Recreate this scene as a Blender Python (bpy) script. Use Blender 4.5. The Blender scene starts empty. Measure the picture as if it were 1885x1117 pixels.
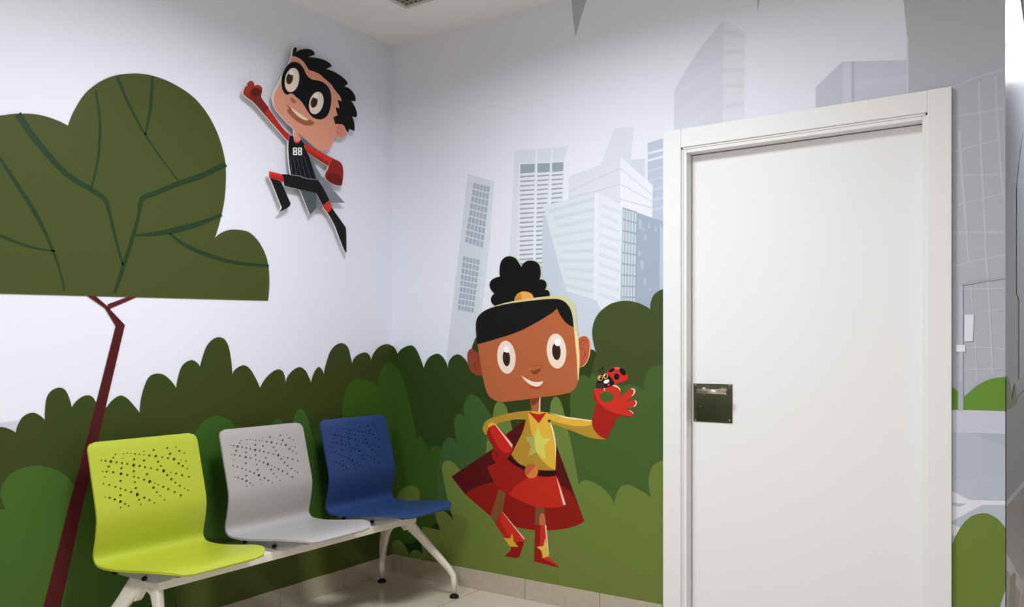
import bpy, bmesh, math
from mathutils import Vector, Matrix
from mathutils.geometry import tessellate_polygon

# ------------------------------------------------------------------ scene, camera, world, light
SC = bpy.context.scene
COL = SC.collection
FPX, CXP, CYP = 1517.6, 942.5, 640.0            # focal length / centre / horizon row for a 1885 px wide frame
YAW = math.atan(1022.5 / FPX)
CAM = Vector((2.98334, -3.28584, 1.19235))
cam_data = bpy.data.cameras.new('camera'); cam = bpy.data.objects.new('camera', cam_data); COL.objects.link(cam)
cam.location = CAM; cam.rotation_euler = (math.pi/2, 0, YAW)
cam_data.sensor_width = 36.0; cam_data.lens = FPX*36.0/1885.0; cam_data.shift_y = (CYP-558.5)/1885.0
cam_data.clip_start = 0.02
SC.camera = cam
SC.view_settings.view_transform = 'Standard'; SC.view_settings.look = 'None'
SC.view_settings.gamma = 1.0; SC.view_settings.use_curve_mapping = False
SC.view_settings.exposure = 0.0
W = bpy.data.worlds.new('world'); SC.world = W; W.use_nodes = True
W.node_tree.nodes['Background'].inputs[0].default_value = (0.9, 0.95, 1.0, 1)
W.node_tree.nodes['Background'].inputs[1].default_value = 0.05
H = 2.80                                          # ceiling height
LAMP_W = 38.5
LAMPS = [(1.42, -1.40, 1.0), (1.60, -3.90, 1.60)]

# ------------------------------------------------------------------ helpers
R_ = Vector((math.cos(YAW), math.sin(YAW), 0)); D_ = Vector((-math.sin(YAW), math.cos(YAW), 0))
def ray(u, v):
    return (u-CXP)/FPX*R_ + D_ + Vector((0, 0, -(v-CYP)/FPX))
def onX(u, v, x): d = ray(u, v); return CAM + d*((x-CAM.x)/d.x)
def onY(u, v, y): d = ray(u, v); return CAM + d*((y-CAM.y)/d.y)
def lin(c):
    return tuple(((x/255/12.92) if x/255 <= .04045 else ((x/255+.055)/1.055)**2.4) for x in c)
MATS = {}
def mat(c, rough=.55, spec=.3, metal=0., noise=0., nscale=30., emit=0.):
    k = (tuple(c), rough, spec, metal, noise, nscale, emit)
    if k in MATS: return MATS[k]
    m = bpy.data.materials.new('paint_%d_%d_%d' % tuple(int(x) for x in c)); m.use_nodes = True
    nt = m.node_tree; b = nt.nodes['Principled BSDF']; rgb = (*lin(c), 1)
    b.inputs['Base Color'].default_value = rgb
    b.inputs['Roughness'].default_value = rough; b.inputs['Specular IOR Level'].default_value = spec
    b.inputs['Metallic'].default_value = metal
    if emit: b.inputs['Emission Color'].default_value = rgb; b.inputs['Emission Strength'].default_value = emit
    if noise:
        tc = nt.nodes.new('ShaderNodeTexCoord'); n = nt.nodes.new('ShaderNodeTexNoise'); mx = nt.nodes.new('ShaderNodeMix')
        n.inputs['Scale'].default_value = nscale; n.inputs['Detail'].default_value = 6
        nt.links.new(tc.outputs['Object'], n.inputs['Vector'])
        mx.data_type = 'RGBA'; mx.inputs[6].default_value = tuple(x*(1-noise) for x in rgb[:3])+(1,); mx.inputs[7].default_value = tuple(min(1, x*(1+noise)) for x in rgb[:3])+(1,)
        nt.links.new(n.outputs['Fac'], mx.inputs[0]); nt.links.new(mx.outputs[2], b.inputs['Base Color'])
    MATS[k] = m; return m
def tag(o, label=None, cat=None, group=None, kind=None):
    if label: o['label'] = label
    if cat: o['category'] = cat
    if group: o['group'] = group
    if kind: o['kind'] = kind
    return o
def thing(name, loc, label, cat, group=None, rz=0):
    o = bpy.data.objects.new(name, None); COL.objects.link(o); o.location = loc; o.rotation_euler = (0, 0, rz)
    o.empty_display_size = .05
    return tag(o, label, cat, group)
def wloc(o):
    v = Vector((0, 0, 0))
    while o: v += o.location; o = o.parent
    return v
def link(name, bm, mats, parent=None, smooth=False, loc=None):
    """bm in world coordinates -> one object; its origin at `loc`, or at its parent's"""
    me = bpy.data.meshes.new(name)
    o = bpy.data.objects.new(name, me)
    base = wloc(parent) if parent else Vector(loc or (0, 0, 0))
    bmesh.ops.recalc_face_normals(bm, faces=bm.faces)
    for v in bm.verts: v.co -= base
    bm.to_mesh(me); bm.free()
    for m in (mats if isinstance(mats, (list, tuple)) else [mats]): me.materials.append(m)
    if smooth:
        for p in me.polygons: p.use_smooth = True
    COL.objects.link(o)
    if parent: o.parent = parent
    else: o.location = base
    return o
def box(bm, a, b, mi=0, bev=0.):
    a, b = Vector(a), Vector(b)
    r = bmesh.ops.create_cube(bm, size=1, matrix=Matrix.Translation((a+b)/2) @ Matrix.Diagonal((*(b-a), 1)))
    fs = {f for v in r['verts'] for f in v.link_faces}
    if bev:
        es = list({e for v in r['verts'] for e in v.link_edges})
        rr = bmesh.ops.bevel(bm, geom=es, offset=bev, segments=2, affect='EDGES', profile=.6)
        fs = set(rr['faces']) | {f for f in fs if f.is_valid}
    for f in fs:
        if f.is_valid: f.material_index = mi
def prism(bm, pts, axis, a, b, mi=0):
    """extrude a polygon (list of 2-tuples) along axis 'x','y' or 'z' from a to b"""
    def P(p, t): return {'x': (t, p[0], p[1]), 'y': (p[0], t, p[1]), 'z': (p[0], p[1], t)}[axis]
    A = [bm.verts.new(P(p, a)) for p in pts]; B = [bm.verts.new(P(p, b)) for p in pts]
    n = len(pts); fs = [bm.faces.new(A), bm.faces.new(B[::-1])]
    for i in range(n): fs.append(bm.faces.new((A[i], B[i], B[(i+1) % n], A[(i+1) % n])))
    for f in fs: f.material_index = mi
def cyl(bm, p0, p1, r0, r1=None, n=20, mi=0):
    p0, p1 = Vector(p0), Vector(p1); d = p1-p0
    q = Vector((0, 0, 1)).rotation_difference(d.normalized()).to_matrix().to_4x4()
    r = bmesh.ops.create_cone(bm, cap_ends=True, segments=n, radius1=r0, radius2=r0 if r1 is None else r1, depth=d.length, matrix=Matrix.Translation((p0+p1)/2) @ q)
    for f in {f for v in r['verts'] for f in v.link_faces}: f.material_index = mi
# ---- outlines.  Read off as rows of "x,y"; '*' marks a sharp corner, everything else is a smooth curve.
def pts_of(z, s):
    ox, oy, k = z; out = []
    for w in s.split():
        c = w.endswith('*'); x, y = w.rstrip('*').split(',')
        out.append((ox+float(x)/k, oy+float(y)/k, c))
    return out
def curve(z, s, n=7):
    P = pts_of(z, s); N = len(P); out = []
    for i in range(N):
        p0, p1, p2, p3 = P[i-1], P[i], P[(i+1) % N], P[(i+2) % N]
        L = math.hypot(p2[0]-p1[0], p2[1]-p1[1]) or 1e-9
        if p1[2] and p2[2]: out.append(p1[:2]); continue
        def tan(a, b):
            d = math.hypot(b[0]-a[0], b[1]-a[1]) or 1e-9
            return ((b[0]-a[0])/d*L, (b[1]-a[1])/d*L)
        m1 = None if p1[2] else tan(p0, p2); m2 = None if p2[2] else tan(p1, p3)
        ch = (p2[0]-p1[0], p2[1]-p1[1])
        if m1 is None: m1 = (2*ch[0]-m2[0], 2*ch[1]-m2[1])
        if m2 is None: m2 = (2*ch[0]-m1[0], 2*ch[1]-m1[1])
        for k in range(n):
            t = k/n; a = 2*t**3-3*t*t+1; b = t**3-2*t*t+t; c = -2*t**3+3*t*t; d = t**3-t*t
            out.append((a*p1[0]+b*m1[0]+c*p2[0]+d*m2[0], a*p1[1]+b*m1[1]+c*p2[1]+d*m2[1]))
    return out
def line(z, s): return [p[:2] for p in pts_of(z, s)]
def ell(z, cx, cy, rx, ry, rot=0, n=36):
    ox, oy, k = z; a = math.radians(rot); o = []
    for i in range(n):
        t = 2*math.pi*i/n; x, y = rx*math.cos(t), ry*math.sin(t)
        o.append((ox+(cx+x*math.cos(a)-y*math.sin(a))/k, oy+(cy+x*math.sin(a)+y*math.cos(a))/k))
    return o
def stroke(z, s):
    """rows of x,y,w -> a tapering closed band"""
    ox, oy, k = z; P = []
    for w in s.split():
        x, y, t = (float(q) for q in w.split(',')); P.append((ox+x/k, oy+y/k, t/k/2))
    Q = []
    for i in range(len(P)-1):                       # resample smoothly
        p0, p1, p2, p3 = P[max(i-1, 0)], P[i], P[i+1], P[min(i+2, len(P)-1)]
        for j in range(6):
            t = j/6; Q.append(tuple(.5*(2*p1[c]+(p2[c]-p0[c])*t+(2*p0[c]-5*p1[c]+4*p2[c]-p3[c])*t*t+(3*p1[c]-p0[c]-3*p2[c]+p3[c])*t**3) for c in range(3)))
    Q.append(P[-1]); l = []; r = []
    for i, (x, y, w) in enumerate(Q):
        a, b = Q[max(i-1, 0)], Q[min(i+1, len(Q)-1)]; dx, dy = b[0]-a[0], b[1]-a[1]; d = math.hypot(dx, dy) or 1
        l.append((x-dy/d*w, y+dx/d*w)); r.append((x+dy/d*w, y-dx/d*w))
    return l+r[::-1]
def bil(q, s, t):
    a = (q[0][0]+(q[1][0]-q[0][0])*s, q[0][1]+(q[1][1]-q[0][1])*s); b = (q[3][0]+(q[2][0]-q[3][0])*s, q[3][1]+(q[2][1]-q[3][1])*s)
    return (a[0]+(b[0]-a[0])*t, a[1]+(b[1]-a[1])*t)
def cell(q, s0, s1, t0, t1): return [bil(q, s0, t0), bil(q, s1, t0), bil(q, s1, t1), bil(q, s0, t1)]
# ---- walls: 'L' the wall x=0, 'B' the wall y=0, 'C' the corridor wall x=XC
XC = 2.807; STEP = .00005
def wall_pt(wall, p, off):
    if len(p) == 3: a, z = p[1], p[2]                # ('w', along, height) already metres
    elif wall == 'L': q = onX(p[0], p[1], off); a, z = min(q.y, 0.0), q.z
    elif wall == 'B': q = onY(p[0], p[1], -off); a, z = max(q.x, 0.0), q.z
    else: q = onX(p[0], p[1], XC+off); a, z = max(q.y, 0.0), q.z
    if wall == 'L': return Vector((off, a, z))
    if wall == 'B': return Vector((min(a, XC), -off, z))
    return Vector((XC+off, a, z))
def fill(bm, V, mi):
    for a, b, c in tessellate_polygon([[v.co for v in V]]):
        try: bm.faces.new((V[a], V[b], V[c])).material_index = mi
        except ValueError: pass
def sheet(name, wall, layers, parent=None, level=1, label=None, rough=.5, base=45):
    """printed shapes lying on a wall: one mesh, layers stacked a fraction of a millimetre apart"""
    bm = bmesh.new(); ms = []; used = []
    for i, lay in enumerate(layers):
        path, c = lay[:2]
        off = STEP*(base+level+(i if len(lay) < 3 else lay[2]))
        vs = []
        for p in path:
            q = wall_pt(wall, p, off)
            if not vs or (q-vs[-1]).length > 1e-5: vs.append(q)
        if (vs[0]-vs[-1]).length < 1e-5: vs.pop()
        if c not in used: used.append(c); ms.append(mat(c, rough, .16))
        fill(bm, [bm.verts.new(v) for v in vs], used.index(c))
    if wall == 'B':                                  # trim to the wall: nothing printed across the doorway
        for co, no in (((1.600, 0, 0), (1, 0, 0)), ((2.600, 0, 0), (1, 0, 0)), ((0, 0, 2.075), (0, 0, 1))):
            bmesh.ops.bisect_plane(bm, geom=bm.verts[:]+bm.edges[:]+bm.faces[:], plane_co=co, plane_no=no)
        kill = [f for f in bm.faces if 1.600 < f.calc_center_median().x < 2.600 and f.calc_center_median().z < 2.075]
        if kill: bmesh.ops.delete(bm, geom=kill, context='FACES')
        loose = [v for v in bm.verts if not v.link_faces]
        if loose: bmesh.ops.delete(bm, geom=loose, context='VERTS')
    if not parent:
        c = sum((v.co for v in bm.verts), Vector())/len(bm.verts)
    o = link(name, bm, ms, parent, loc=None if parent else c)
    if label: o['label'] = label
    # faces look into the room
    me = o.data; nrm = {'L': Vector((1, 0, 0)), 'B': Vector((0, -1, 0)), 'C': Vector((1, 0, 0))}[wall]
    flip = [p for p in me.polygons if p.normal.dot(nrm) < 0]
    if flip:
        b = bmesh.new(); b.from_mesh(me); b.faces.ensure_lookup_table()
        bmesh.ops.reverse_faces(b, faces=[b.faces[p.index] for p in flip]); b.to_mesh(me); b.free()
    return o
def slab(name, layers, front, back, parent, edge=(240, 238, 226), label=None, rough=.5):
    """a cut-out board standing off the wall x=0: first layer is the board itself, the rest is its print"""
    bm = bmesh.new(); used = [edge]; ms = [mat(edge, .6, .2)]
    for i, (path, c) in enumerate(layers):
        x = front+.0002*i
        vs = [onX(p[0], p[1], x) for p in path]
        vs = [v for k, v in enumerate(vs) if (v-vs[k-1]).length > 1e-5]
        if c not in used: used.append(c); ms.append(mat(c, rough, .16))
        F = [bm.verts.new(v) for v in vs]; fill(bm, F, used.index(c))
        if i == 0:
            B = [bm.verts.new((back, v.y, v.z)) for v in vs]; n = len(vs)
            fill(bm, B, 0)
            for k in range(n): bm.faces.new((F[k], B[k], B[(k+1) % n], F[(k+1) % n])).material_index = 0
    o = link(name, bm, ms, parent)
    if label: o['label'] = label
    return o
Z0 = (0, 0, 1)

# ------------------------------------------------------------------ the room
SKY = mat((229, 231, 243), .5, .3)
WHITE = mat((236, 236, 236), .45, .35)
PLASTER = mat((226, 224, 220), .7, .2)
FX0, FX1, FY0, FY1 = 0.0, 4.5, -5.6, 4.2
def tile_floor():
    m = bpy.data.materials.new('polished_floor_tile'); m.use_nodes = True; nt = m.node_tree; b = nt.nodes['Principled BSDF']
    tc = nt.nodes.new('ShaderNodeTexCoord'); br = nt.nodes.new('ShaderNodeTexBrick'); mp = nt.nodes.new('ShaderNodeMapping')
    mp.inputs['Location'].default_value = (.02, .0, 0)
    br.offset = 0; br.squash = 1; br.inputs['Scale'].default_value = 1
    br.inputs['Brick Width'].default_value = .6; br.inputs['Row Height'].default_value = .6
    br.inputs['Mortar Size'].default_value = .0022; br.inputs['Mortar Smooth'].default_value = .2
    c = lin((216, 204, 186))
    br.inputs['Color1'].default_value = (*c, 1); br.inputs['Color2'].default_value = (c[0]*.97, c[1]*.97, c[2]*.97, 1)
    br.inputs['Mortar'].default_value = (*lin((150, 134, 112)), 1)
    n = nt.nodes.new('ShaderNodeTexNoise'); n.inputs['Scale'].default_value = 5; n.inputs['Detail'].default_value = 8
    mx = nt.nodes.new('ShaderNodeMix'); mx.data_type = 'RGBA'; mx.blend_type = 'MULTIPLY'; mx.inputs[0].default_value = .12
    nt.links.new(tc.outputs['Object'], mp.inputs['Vector']); nt.links.new(mp.outputs['Vector'], br.inputs['Vector'])
    nt.links.new(tc.outputs['Object'], n.inputs['Vector'])
    nt.links.new(br.outputs['Color'], mx.inputs[6]); nt.links.new(n.outputs['Color'], mx.inputs[7]); nt.links.new(mx.outputs[2], b.inputs['Base Color'])
    b.inputs['Roughness'].default_value = .13; b.inputs['Specular IOR Level'].default_value = .5
    return m
def shell(name, parts, mats):
    bm = bmesh.new()
    for p in parts: box(bm, *p)
    return tag(link(name, bm, mats), kind='structure')
shell('floor', [((FX0-.1, FY0-.1, -.08), (FX1+.1, FY1+.1, 0))], tile_floor())
shell('ceiling', [((FX0-.1, FY0-.1, H), (FX1+.1, FY1+.1, H+.08))], mat((242, 240, 240), .8, .1))
shell('wall_left', [((-.1, FY0-.1, 0), (0, .1, H))], SKY)
DX0, DX1, DZ1 = 1.645, 2.560, 2.022               # clear opening behind the casing
shell('wall_back', [((0, 0, 0), (DX0-.03, .1, H)), ((DX1+.03, 0, 0), (2.707, .1, H)), ((DX0-.03, 0, DZ1+.03), (DX1+.03, .1, H)), ((DX0-.03, .101, 0), (DX1+.03, .13, DZ1+.03))], SKY)
shell('wall_corridor', [((2.707, 0, 0), (XC, FY1, H))], mat((162, 166, 176), .28, .5))
shell('wall_right', [((FX1, FY0-.1, 0), (FX1+.1, FY1+.1, H))], PLASTER)
shell('wall_front', [((-.1, FY0-.1, 0), (FX1, FY0, H))], PLASTER)
shell('wall_corridor_end', [((2.707, FY1, 0), (FX1, FY1+.1, H))], PLASTER)
# baseboards: stone tiles with open joints
def baseboard(name, runs):
    bm = bmesh.new()
    for a, b, axis in runs:
        if axis == 'x': box(bm, (a, -.009, 0), (b, 0, .0945), 0, .0012)
        elif axis == 'y': box(bm, (0, a, 0), (.009, b, .0945), 0, .0012)
        else: box(bm, (XC, a, 0), (XC+.009, b, .0945), 0, .0012)
    return tag(link(name, bm, mat((186, 174, 155), .3, .4, noise=.14, nscale=45)), kind='structure')
J = [0.0, .073, .456, .849, 1.248, 1.55]
baseboard('baseboard_back', [(J[i]+.0012+(0.009 if i == 0 else 0), J[i+1]-.0012, 'x') for i in range(5)] + [(2.647, XC, 'x')])
baseboard('baseboard_left', [(-.365-.397*(k+1)+.0012, -.365-.397*k-.0012, 'y') for k in range(13)] + [(-.365+.0012, -.0005, 'y')])
baseboard('baseboard_corridor', [(.4*k+.0012, .4*k+.399, 'c') for k in range(10)])

# ------------------------------------------------------------------ the door
LY = .045                                         # front of the leaf, set back in its casing
door = tag(bpy.data.objects.new('door_1', None), 'white flush door in a wide white casing', None, kind='structure'); COL.objects.link(door); door.location = (2.1, 0, 0)
def bxo(name, boxes, m, parent, bev=.0015, label=None):
    bm = bmesh.new()
    for a, b in boxes: box(bm, a, b, 0, bev)
    o = link(name, bm, m, parent)
    if label: o['label'] = label
    return o
bxo('casing_stile', [((1.557, -.020, 0), (1.637, 0, 2.111))], WHITE, door)
bxo('casing_stile', [((2.569, -.020, 0), (2.645, 0, 2.111))], WHITE, door)
bxo('groove_backing', [((1.6375, -.013, 0), (1.6434, 0, 2.0320)), ((2.5626, -.013, 0), (2.5685, 0, 2.0320)), ((1.6376, -.013, 2.0246), (2.5684, 0, 2.0328)), ((1.6372, -.0188, 2.0330), (1.6374, 0, 2.1100)), ((2.5686, -.0188, 2.0330), (2.5688, 0, 2.1100))], WHITE, door, 0)
bxo('casing_head', [((1.6376, -.0195, 2.033), (2.5684, 0, 2.1105))], WHITE, door)
bxo('jamb', [((1.6435, -.010, 0), (1.659, .1005, 2.0245)), ((2.551, -.010, 0), (2.5625, .10, 2.0245)), ((1.6595, -.010, 2.010), (2.5505, .10, 2.0245))], WHITE, door)
bxo('door_stop', [((1.6595, LY+.041, 0), (1.674, LY+.054, 2.009)), ((2.538, LY+.041, 0), (2.5505, LY+.054, 2.009)), ((1.6745, LY+.041, 1.994), (2.5375, LY+.054, 2.009))], WHITE, door)

leaf = bxo('door_leaf', [((1.6615, LY, .006), (2.5485, LY+.040, 2.0065))], mat((238, 238, 239), .4, .35), door)
# lock plate and lever
a, b = onY(1277, 703, LY), onY(1348.5, 779, LY)
STEEL = mat((108, 110, 84), .16, .5, 1.)
lp = bxo('lock_plate', [((a.x, LY-.003, b.z), (b.x, LY, a.z-.006))], STEEL, leaf, .0006, 'square polished steel lock plate')
bm = bmesh.new()
LV = LY-.050; h0 = onY(1289, 720, LV); h1 = onY(1338, 722.5, LV)
BR = mat((205, 196, 186), .22, .5, 1.)
cyl(bm, (h0.x, LY-.0035, h0.z), (h0.x, LY-.016, h0.z), .017, .015); cyl(bm, (h0.x, LY-.015, h0.z), (h0.x, LV, h0.z), .010)
cyl(bm, (h0.x-.012, LV, h0.z), (h1.x, LV, h0.z), .0105, n=24)
link('lever_handle', bm, BR, door, True)['label'] = 'round steel lever handle'
bm = bmesh.new(); cyl(bm, (h1.x, LV, h0.z), (h1.x+.004, LV, h0.z), .0085); link('lever_end_cap', bm, mat((40, 38, 34), .5), door)
k0 = onY(1287.5, 751, LY); bm = bmesh.new()
cyl(bm, (k0.x, LY-.0031, k0.z), (k0.x, LY-.007, k0.z), .0105, n=24, mi=0); box(bm, (k0.x-.0016, LY-.0075, k0.z-.008), (k0.x+.0016, LY-.0071, k0.z), 1); cyl(bm, (k0.x, LY-.0071, k0.z), (k0.x, LY-.0076, k0.z), .004, mi=1)
link('keyhole', bm, [STEEL, mat((20, 20, 18), .6)], door)
for u, v in ((1281, 708), (1343.5, 709), (1281, 773), (1343.5, 774)):
    q = onY(u, v, LY); bm = bmesh.new(); cyl(bm, (q.x, LY-.0031, q.z), (q.x, LY-.005, q.z), .0042, .0034, 14); link('screw', bm, mat((190, 188, 176), .3, .5, 1.), door)

# ------------------------------------------------------------------ ceiling luminaires
def grille(name, x, y, label, cat, group, s=.60, power=0, pane=(110, 104, 90), emit=0, spread=163):
    t = thing(name, (x, y, H), label, cat, group)
    h = s/2; fr = mat((196, 193, 184), .4, .4); bl = mat((176, 170, 150), .35, .5)
    bm = bmesh.new()
    for a, b in (((-h, -h), (h, -h+.022)), ((-h, h-.022), (h, h)), ((-h, -h+.0222), (-h+.022, h-.0222)), ((h-.022, -h+.0222), (h, h-.0222))):
        box(bm, (x+a[0], y+a[1], H-.010), (x+b[0], y+b[1], H-.0005), 0, .001)
    link('frame', bm, fr, t)
    g = h-.023
    if not power:
        bm = bmesh.new(); n = 20
        for i in range(1, n):
            q = -g+2*g*i/n
            box(bm, (x+q-.0015, y-g, H-.0095), (x+q+.0015, y+g, H-.002)); box(bm, (x-g, y+q-.0015, H-.0095), (x+g, y+q+.0015, H-.002))
        link('grid', bm, bl, t)
    bm = bmesh.new(); box(bm, (x-g, y-g, H-.0018), (x+g, y+g, H-.0006)); link('diffuser' if power else 'backing', bm, mat(pane, .6, emit=emit), t)
    if power:
        L = bpy.data.lights.new('lamp', 'AREA'); L.shape = 'SQUARE'; L.size = s*.9; L.energy = power; L.spread = math.radians(spread); L.color = (.925, .955, 1.0)
        o = bpy.data.objects.new('lamp', L); COL.objects.link(o); o.parent = t; o.location = (0, 0, -.012)
    return t
grille('ceiling_vent', .695, -.64, 'square grey grille in the ceiling above the corner', 'ceiling vent', None, pane=(70, 66, 56))
for (x, y, p), l in zip(LAMPS, ('square light panel in the ceiling between the seats and the door', 'square light panel in the ceiling behind the camera')):
    grille('ceiling_light', x, y, l, 'ceiling light', 'light panels in the ceiling', power=LAMP_W*p, pane=(250, 250, 250), emit=2.0)
for y, l in ((.78, 'square light panel in the corridor ceiling nearest the wall corner'), (1.46, 'square light panel in the corridor ceiling, middle of its row'), (2.14, 'square light panel deepest in the corridor ceiling')):
    grille('ceiling_light', 3.14, y, l, 'ceiling light', 'light panels in the ceiling', s=.66, power=7, pane=(250, 250, 250), emit=2.0, spread=180)

# ------------------------------------------------------------------ mural on the left wall
T = (0, 90, 2.148); HL = (0, 600, 4.468); HC = (340, 600, 3.99); LB = (0, 830, 3.893)
mt = thing('mural_tree', onX(60, 1090, 0), 'broad green tree with a thin dark red trunk printed on the left wall', 'wall mural')
sheet('trunk', 'L', [(line(Z0, '151,538 168,538 195,561 230,598 182.4,801 151.5,932.7 112,1117 78,1268 40,1268 80,1117 126,932.7 149.5,850 213,600 193,567'), (78, 24, 26))], mt, 12)
sheet('branch', 'L', [(line(Z0, '198,560 251,540.5 266,540.5 199,569.5'), (92, 28, 34))], mt, 12)
sheet('crown', 'L', [(curve(T, '-560,952* -575,800 -520,640 -420,560* -400,420 -290,300 -150,260 0,263 60,256 140,258 210,276 270,304* 300,232 350,163 430,113 520,97 600,105 690,140 780,205 850,310 888,430 893,530 882,630 850,747* 885,722 930,714 990,728 1040,790 1063,870 1060,995*'), (70, 79, 34))], mt, 14)
BRN = (37, 60, 34)
for s in ('70,258,30 130,345,26 200,430,24 270,500,22 350,550,20 412,592,18 428,630,15 455,740,12 485,855,9', '378,160,8 395,290,11 388,430,12 362,548,8', '463,110,12 510,220,11 575,340,9 640,435,6 705,520,7',
          '603,108,12 595,230,13 575,340,8', '893,455,24 800,500,22 700,535,22 620,568,20 562,595,20 548,660,14 520,760,16 485,870,17 453,966,12', '877,655,14 790,690,20 700,715,24 620,730,18 535,738,9',
          '670,730,8 740,780,15 850,825,17 950,848,13 1063,858,12', '-60,360,14 0,435,14 70,540,17 140,650,17 190,750,13 235,870,9 255,956,8', '-90,690,14 0,738,13 80,770,11 150,790,9 222,800,6'):
    sheet('painted_branch', 'L', [(stroke(T, s), BRN)], mt, 16)
tag(sheet('mural_hill', 'L', [(line(Z0, '-330,905 -230,830 -120,792 0,778 40,774 60,900 -260,980'), (200, 202, 214))], None, 2), 'thin grey hill showing above the hedge at the left edge', 'wall mural')
FL = lambda a, z: ('w', a, z)
hl = curve(HL, '-700,1150* -640,1000 -520,960 -420,1010* -360,900 -240,850 -150,890* -90,850 0,830 60,840 130,875* 148,810 190,745 265,712 320,730 370,775* 372,680 385,590 420,535 480,507 530,520 565,580 590,670* 630,615 690,575 740,572 775,600 808,690* 880,665* 930,605 990,572 1040,590 1090,640 1150,715* 1160,600 1190,490 1230,415 1300,390 1370,415 1450,510* 1465,420 1500,325 1570,280 1620,300 1648,340* 2200,2200* -700,2200*')
hl = hl[:[i for i, p in enumerate(hl) if p[1] > 1000][-2]]
hc = curve(HC, '112,305* 125,250 160,150 210,95 258,82 300,105 330,180 350,360* 370,320 430,288 475,310 520,380 553,455* 590,390 640,340 690,318 725,340 738,425* 770,350 840,302 885,325 915,380 930,415* 945,355 980,302 1005,315 1022,355* 1040,270 1080,170 1145,125 1195,150 1220,230 1230,280* 1250,230 1310,195 1350,205 1368,255* 1385,205 1425,155 1480,133 1526,147* 1526,2000* 112,2000*')
hc = [p for p in hc if p[1] < 900][2:]
h0_ = wall_pt('L', hl[0], 0); scallops = []      # the hedge runs on along the wall past the edge of the photo
for k in range(121):
    t = k/120; scallops.append(FL(-5.55+(h0_.y-.002+5.55)*t, (.62+.10*math.sin(3*t))*(1-t**8)+h0_.z*t**8+.13*abs(math.sin(math.pi*9*t))**.6*(1-t**8)))
tag(sheet('mural_hedge', 'L', [(hl+hc+[FL(0, .02), FL(-5.55, .02)]+scallops, (58, 68, 27))], None, 4), 'long dark green hedge with rounded tops along the left wall behind the seats', 'wall mural')
def bush(wall, path, c, level, label, group=None):
    return tag(sheet('mural_bush', wall, [(path, c)], None, level), label, 'wall mural', group)
bush('L', curve(LB, '-700,1300* -700,900 -670,640 -560,450 -380,350 -200,360 -60,430* 0,415* 45,420* 15,360 5,280 50,190 150,125 280,105 400,135 480,185 530,245 560,300* 640,1800* -700,1800*'), (66, 98, 38), 6, 'mid green round bush at the left edge beside the tree trunk')
bush('L', curve(LB, '560,480* 585,400 620,320 660,285 760,240 900,250 1050,300 1200,420* 1260,1000* 1200,1700* 300,1800* 450,1100*'), (56, 84, 28), 7, 'green bush behind the lime seat right of the tree trunk')
bush('L', curve(HC, '40,1100* 48,950 65,800 100,745 160,685 230,657 290,670 340,700 375,760 430,900 500,1200 520,1560* 40,1560*'), (58, 96, 34), 8, 'green round-topped bush between the lime and grey seats')
bush('L', curve(HC, '600,800* 640,715 662,688 685,680 720,705 790,800*'), (58, 96, 34), 8, 'tiny green bush top just above the grey seat')
bush('L', curve(HC, '770,900* 795,710 808,655 845,610 885,640 912,710 935,790 980,1000 1010,1500* 780,1500*'), (62, 98, 36), 9, 'narrow pointed green bush between the grey and blue seats')
bush('L', curve(HC, '935,900* 945,800 965,750 1000,695 1045,668 1085,672 1200,720* 1200,1500* 950,1500*'), (50, 80, 30), 8, 'low green bush behind the top left corner of the blue seat')
tag(sheet('mural_bush', 'L', [([*curve(HC, '1156,700 1160,570 1185,470 1230,407 1290,388 1360,405 1420,442* 1424,370 1450,305 1500,270 1526,277* 1526,1500* 1150,1500*')], (60, 92, 28))], None, 10), 'two-lobed bright green bush in the corner behind the blue seat', 'wall mural')
LBK = (160, 1000, 7.25)
tag(sheet('mural_bush', 'L', [(curve(Z0, '320.7,1080* 324,1104 327,1120 332,1160* 300,1260*')[:-1]+[FL(-1.05, .02), FL(0, .02), FL(0, .36), FL(-1.3, .36)], (82, 92, 40))], None, 11), 'olive green bush below the seats reaching into the corner', 'wall mural')
bush('L', curve(LBK, '880,900 930,800 1040,757 1120,775 1180,830 1230,950 1240,1200* 860,1200*'), (70, 84, 34), 12, 'small round olive bush under the lime seat')

# ------------------------------------------------------------------ mural on the back wall: bushes
G7 = (700, 560, 2.0056); BM = (990, 400, 4.296); HR = (1040, 520, 2.79); BL = (560, 680, 2.939); LG = (640, 930, 5.973); G3 = (870, 540, 4.857); G2 = (820, 730, 3.384); G1 = (850, 460, 3.491); G4 = (1070, 660, 6.981)
p1 = curve(Z0, '722,636.5* 727,641 732,651* 741,641 756,635.5 764,640 772,655 780,677* 787,661 795,654 806,651 813,655 820,664 825,680* 828,662 842,652 855,660 862,672* 866,650 871,632 879,618 900,610* 990,640* 1060,650* 1085,643 1092,644 1097,648* 1130,640* 1240,640* 1240,1000* 722,1000*')
tag(sheet('mural_hedge', 'B', [(p1, (46, 64, 22))], None, 12), 'dark green scalloped hedge behind the girl on the back wall', 'wall mural')
bush('B', curve(Z0, '1097,648* 1092,630 1090,609 1095,588 1106,572 1127,558 1153,553.5 1176,558 1197,569* 1198,556 1204,542 1219,532.5 1240,528* 1240,760* 1150,760* 1085,700*'), (64, 78, 36), 13, 'large dark green bush with a round crown beside the door')
bush('B', curve(Z0, '1050,760* 1052,705 1060,695 1067,692 1078,691 1086,698* 1091,688 1105,694 1125,700 1144,710 1152,708 1164,708 1176,712 1185,718* 1187,699 1194,681 1205,674 1219,670.5 1240,669* 1240,940* 1040,930*'), (70, 96, 42), 14, 'mid green bush behind the raised red glove')
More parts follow.
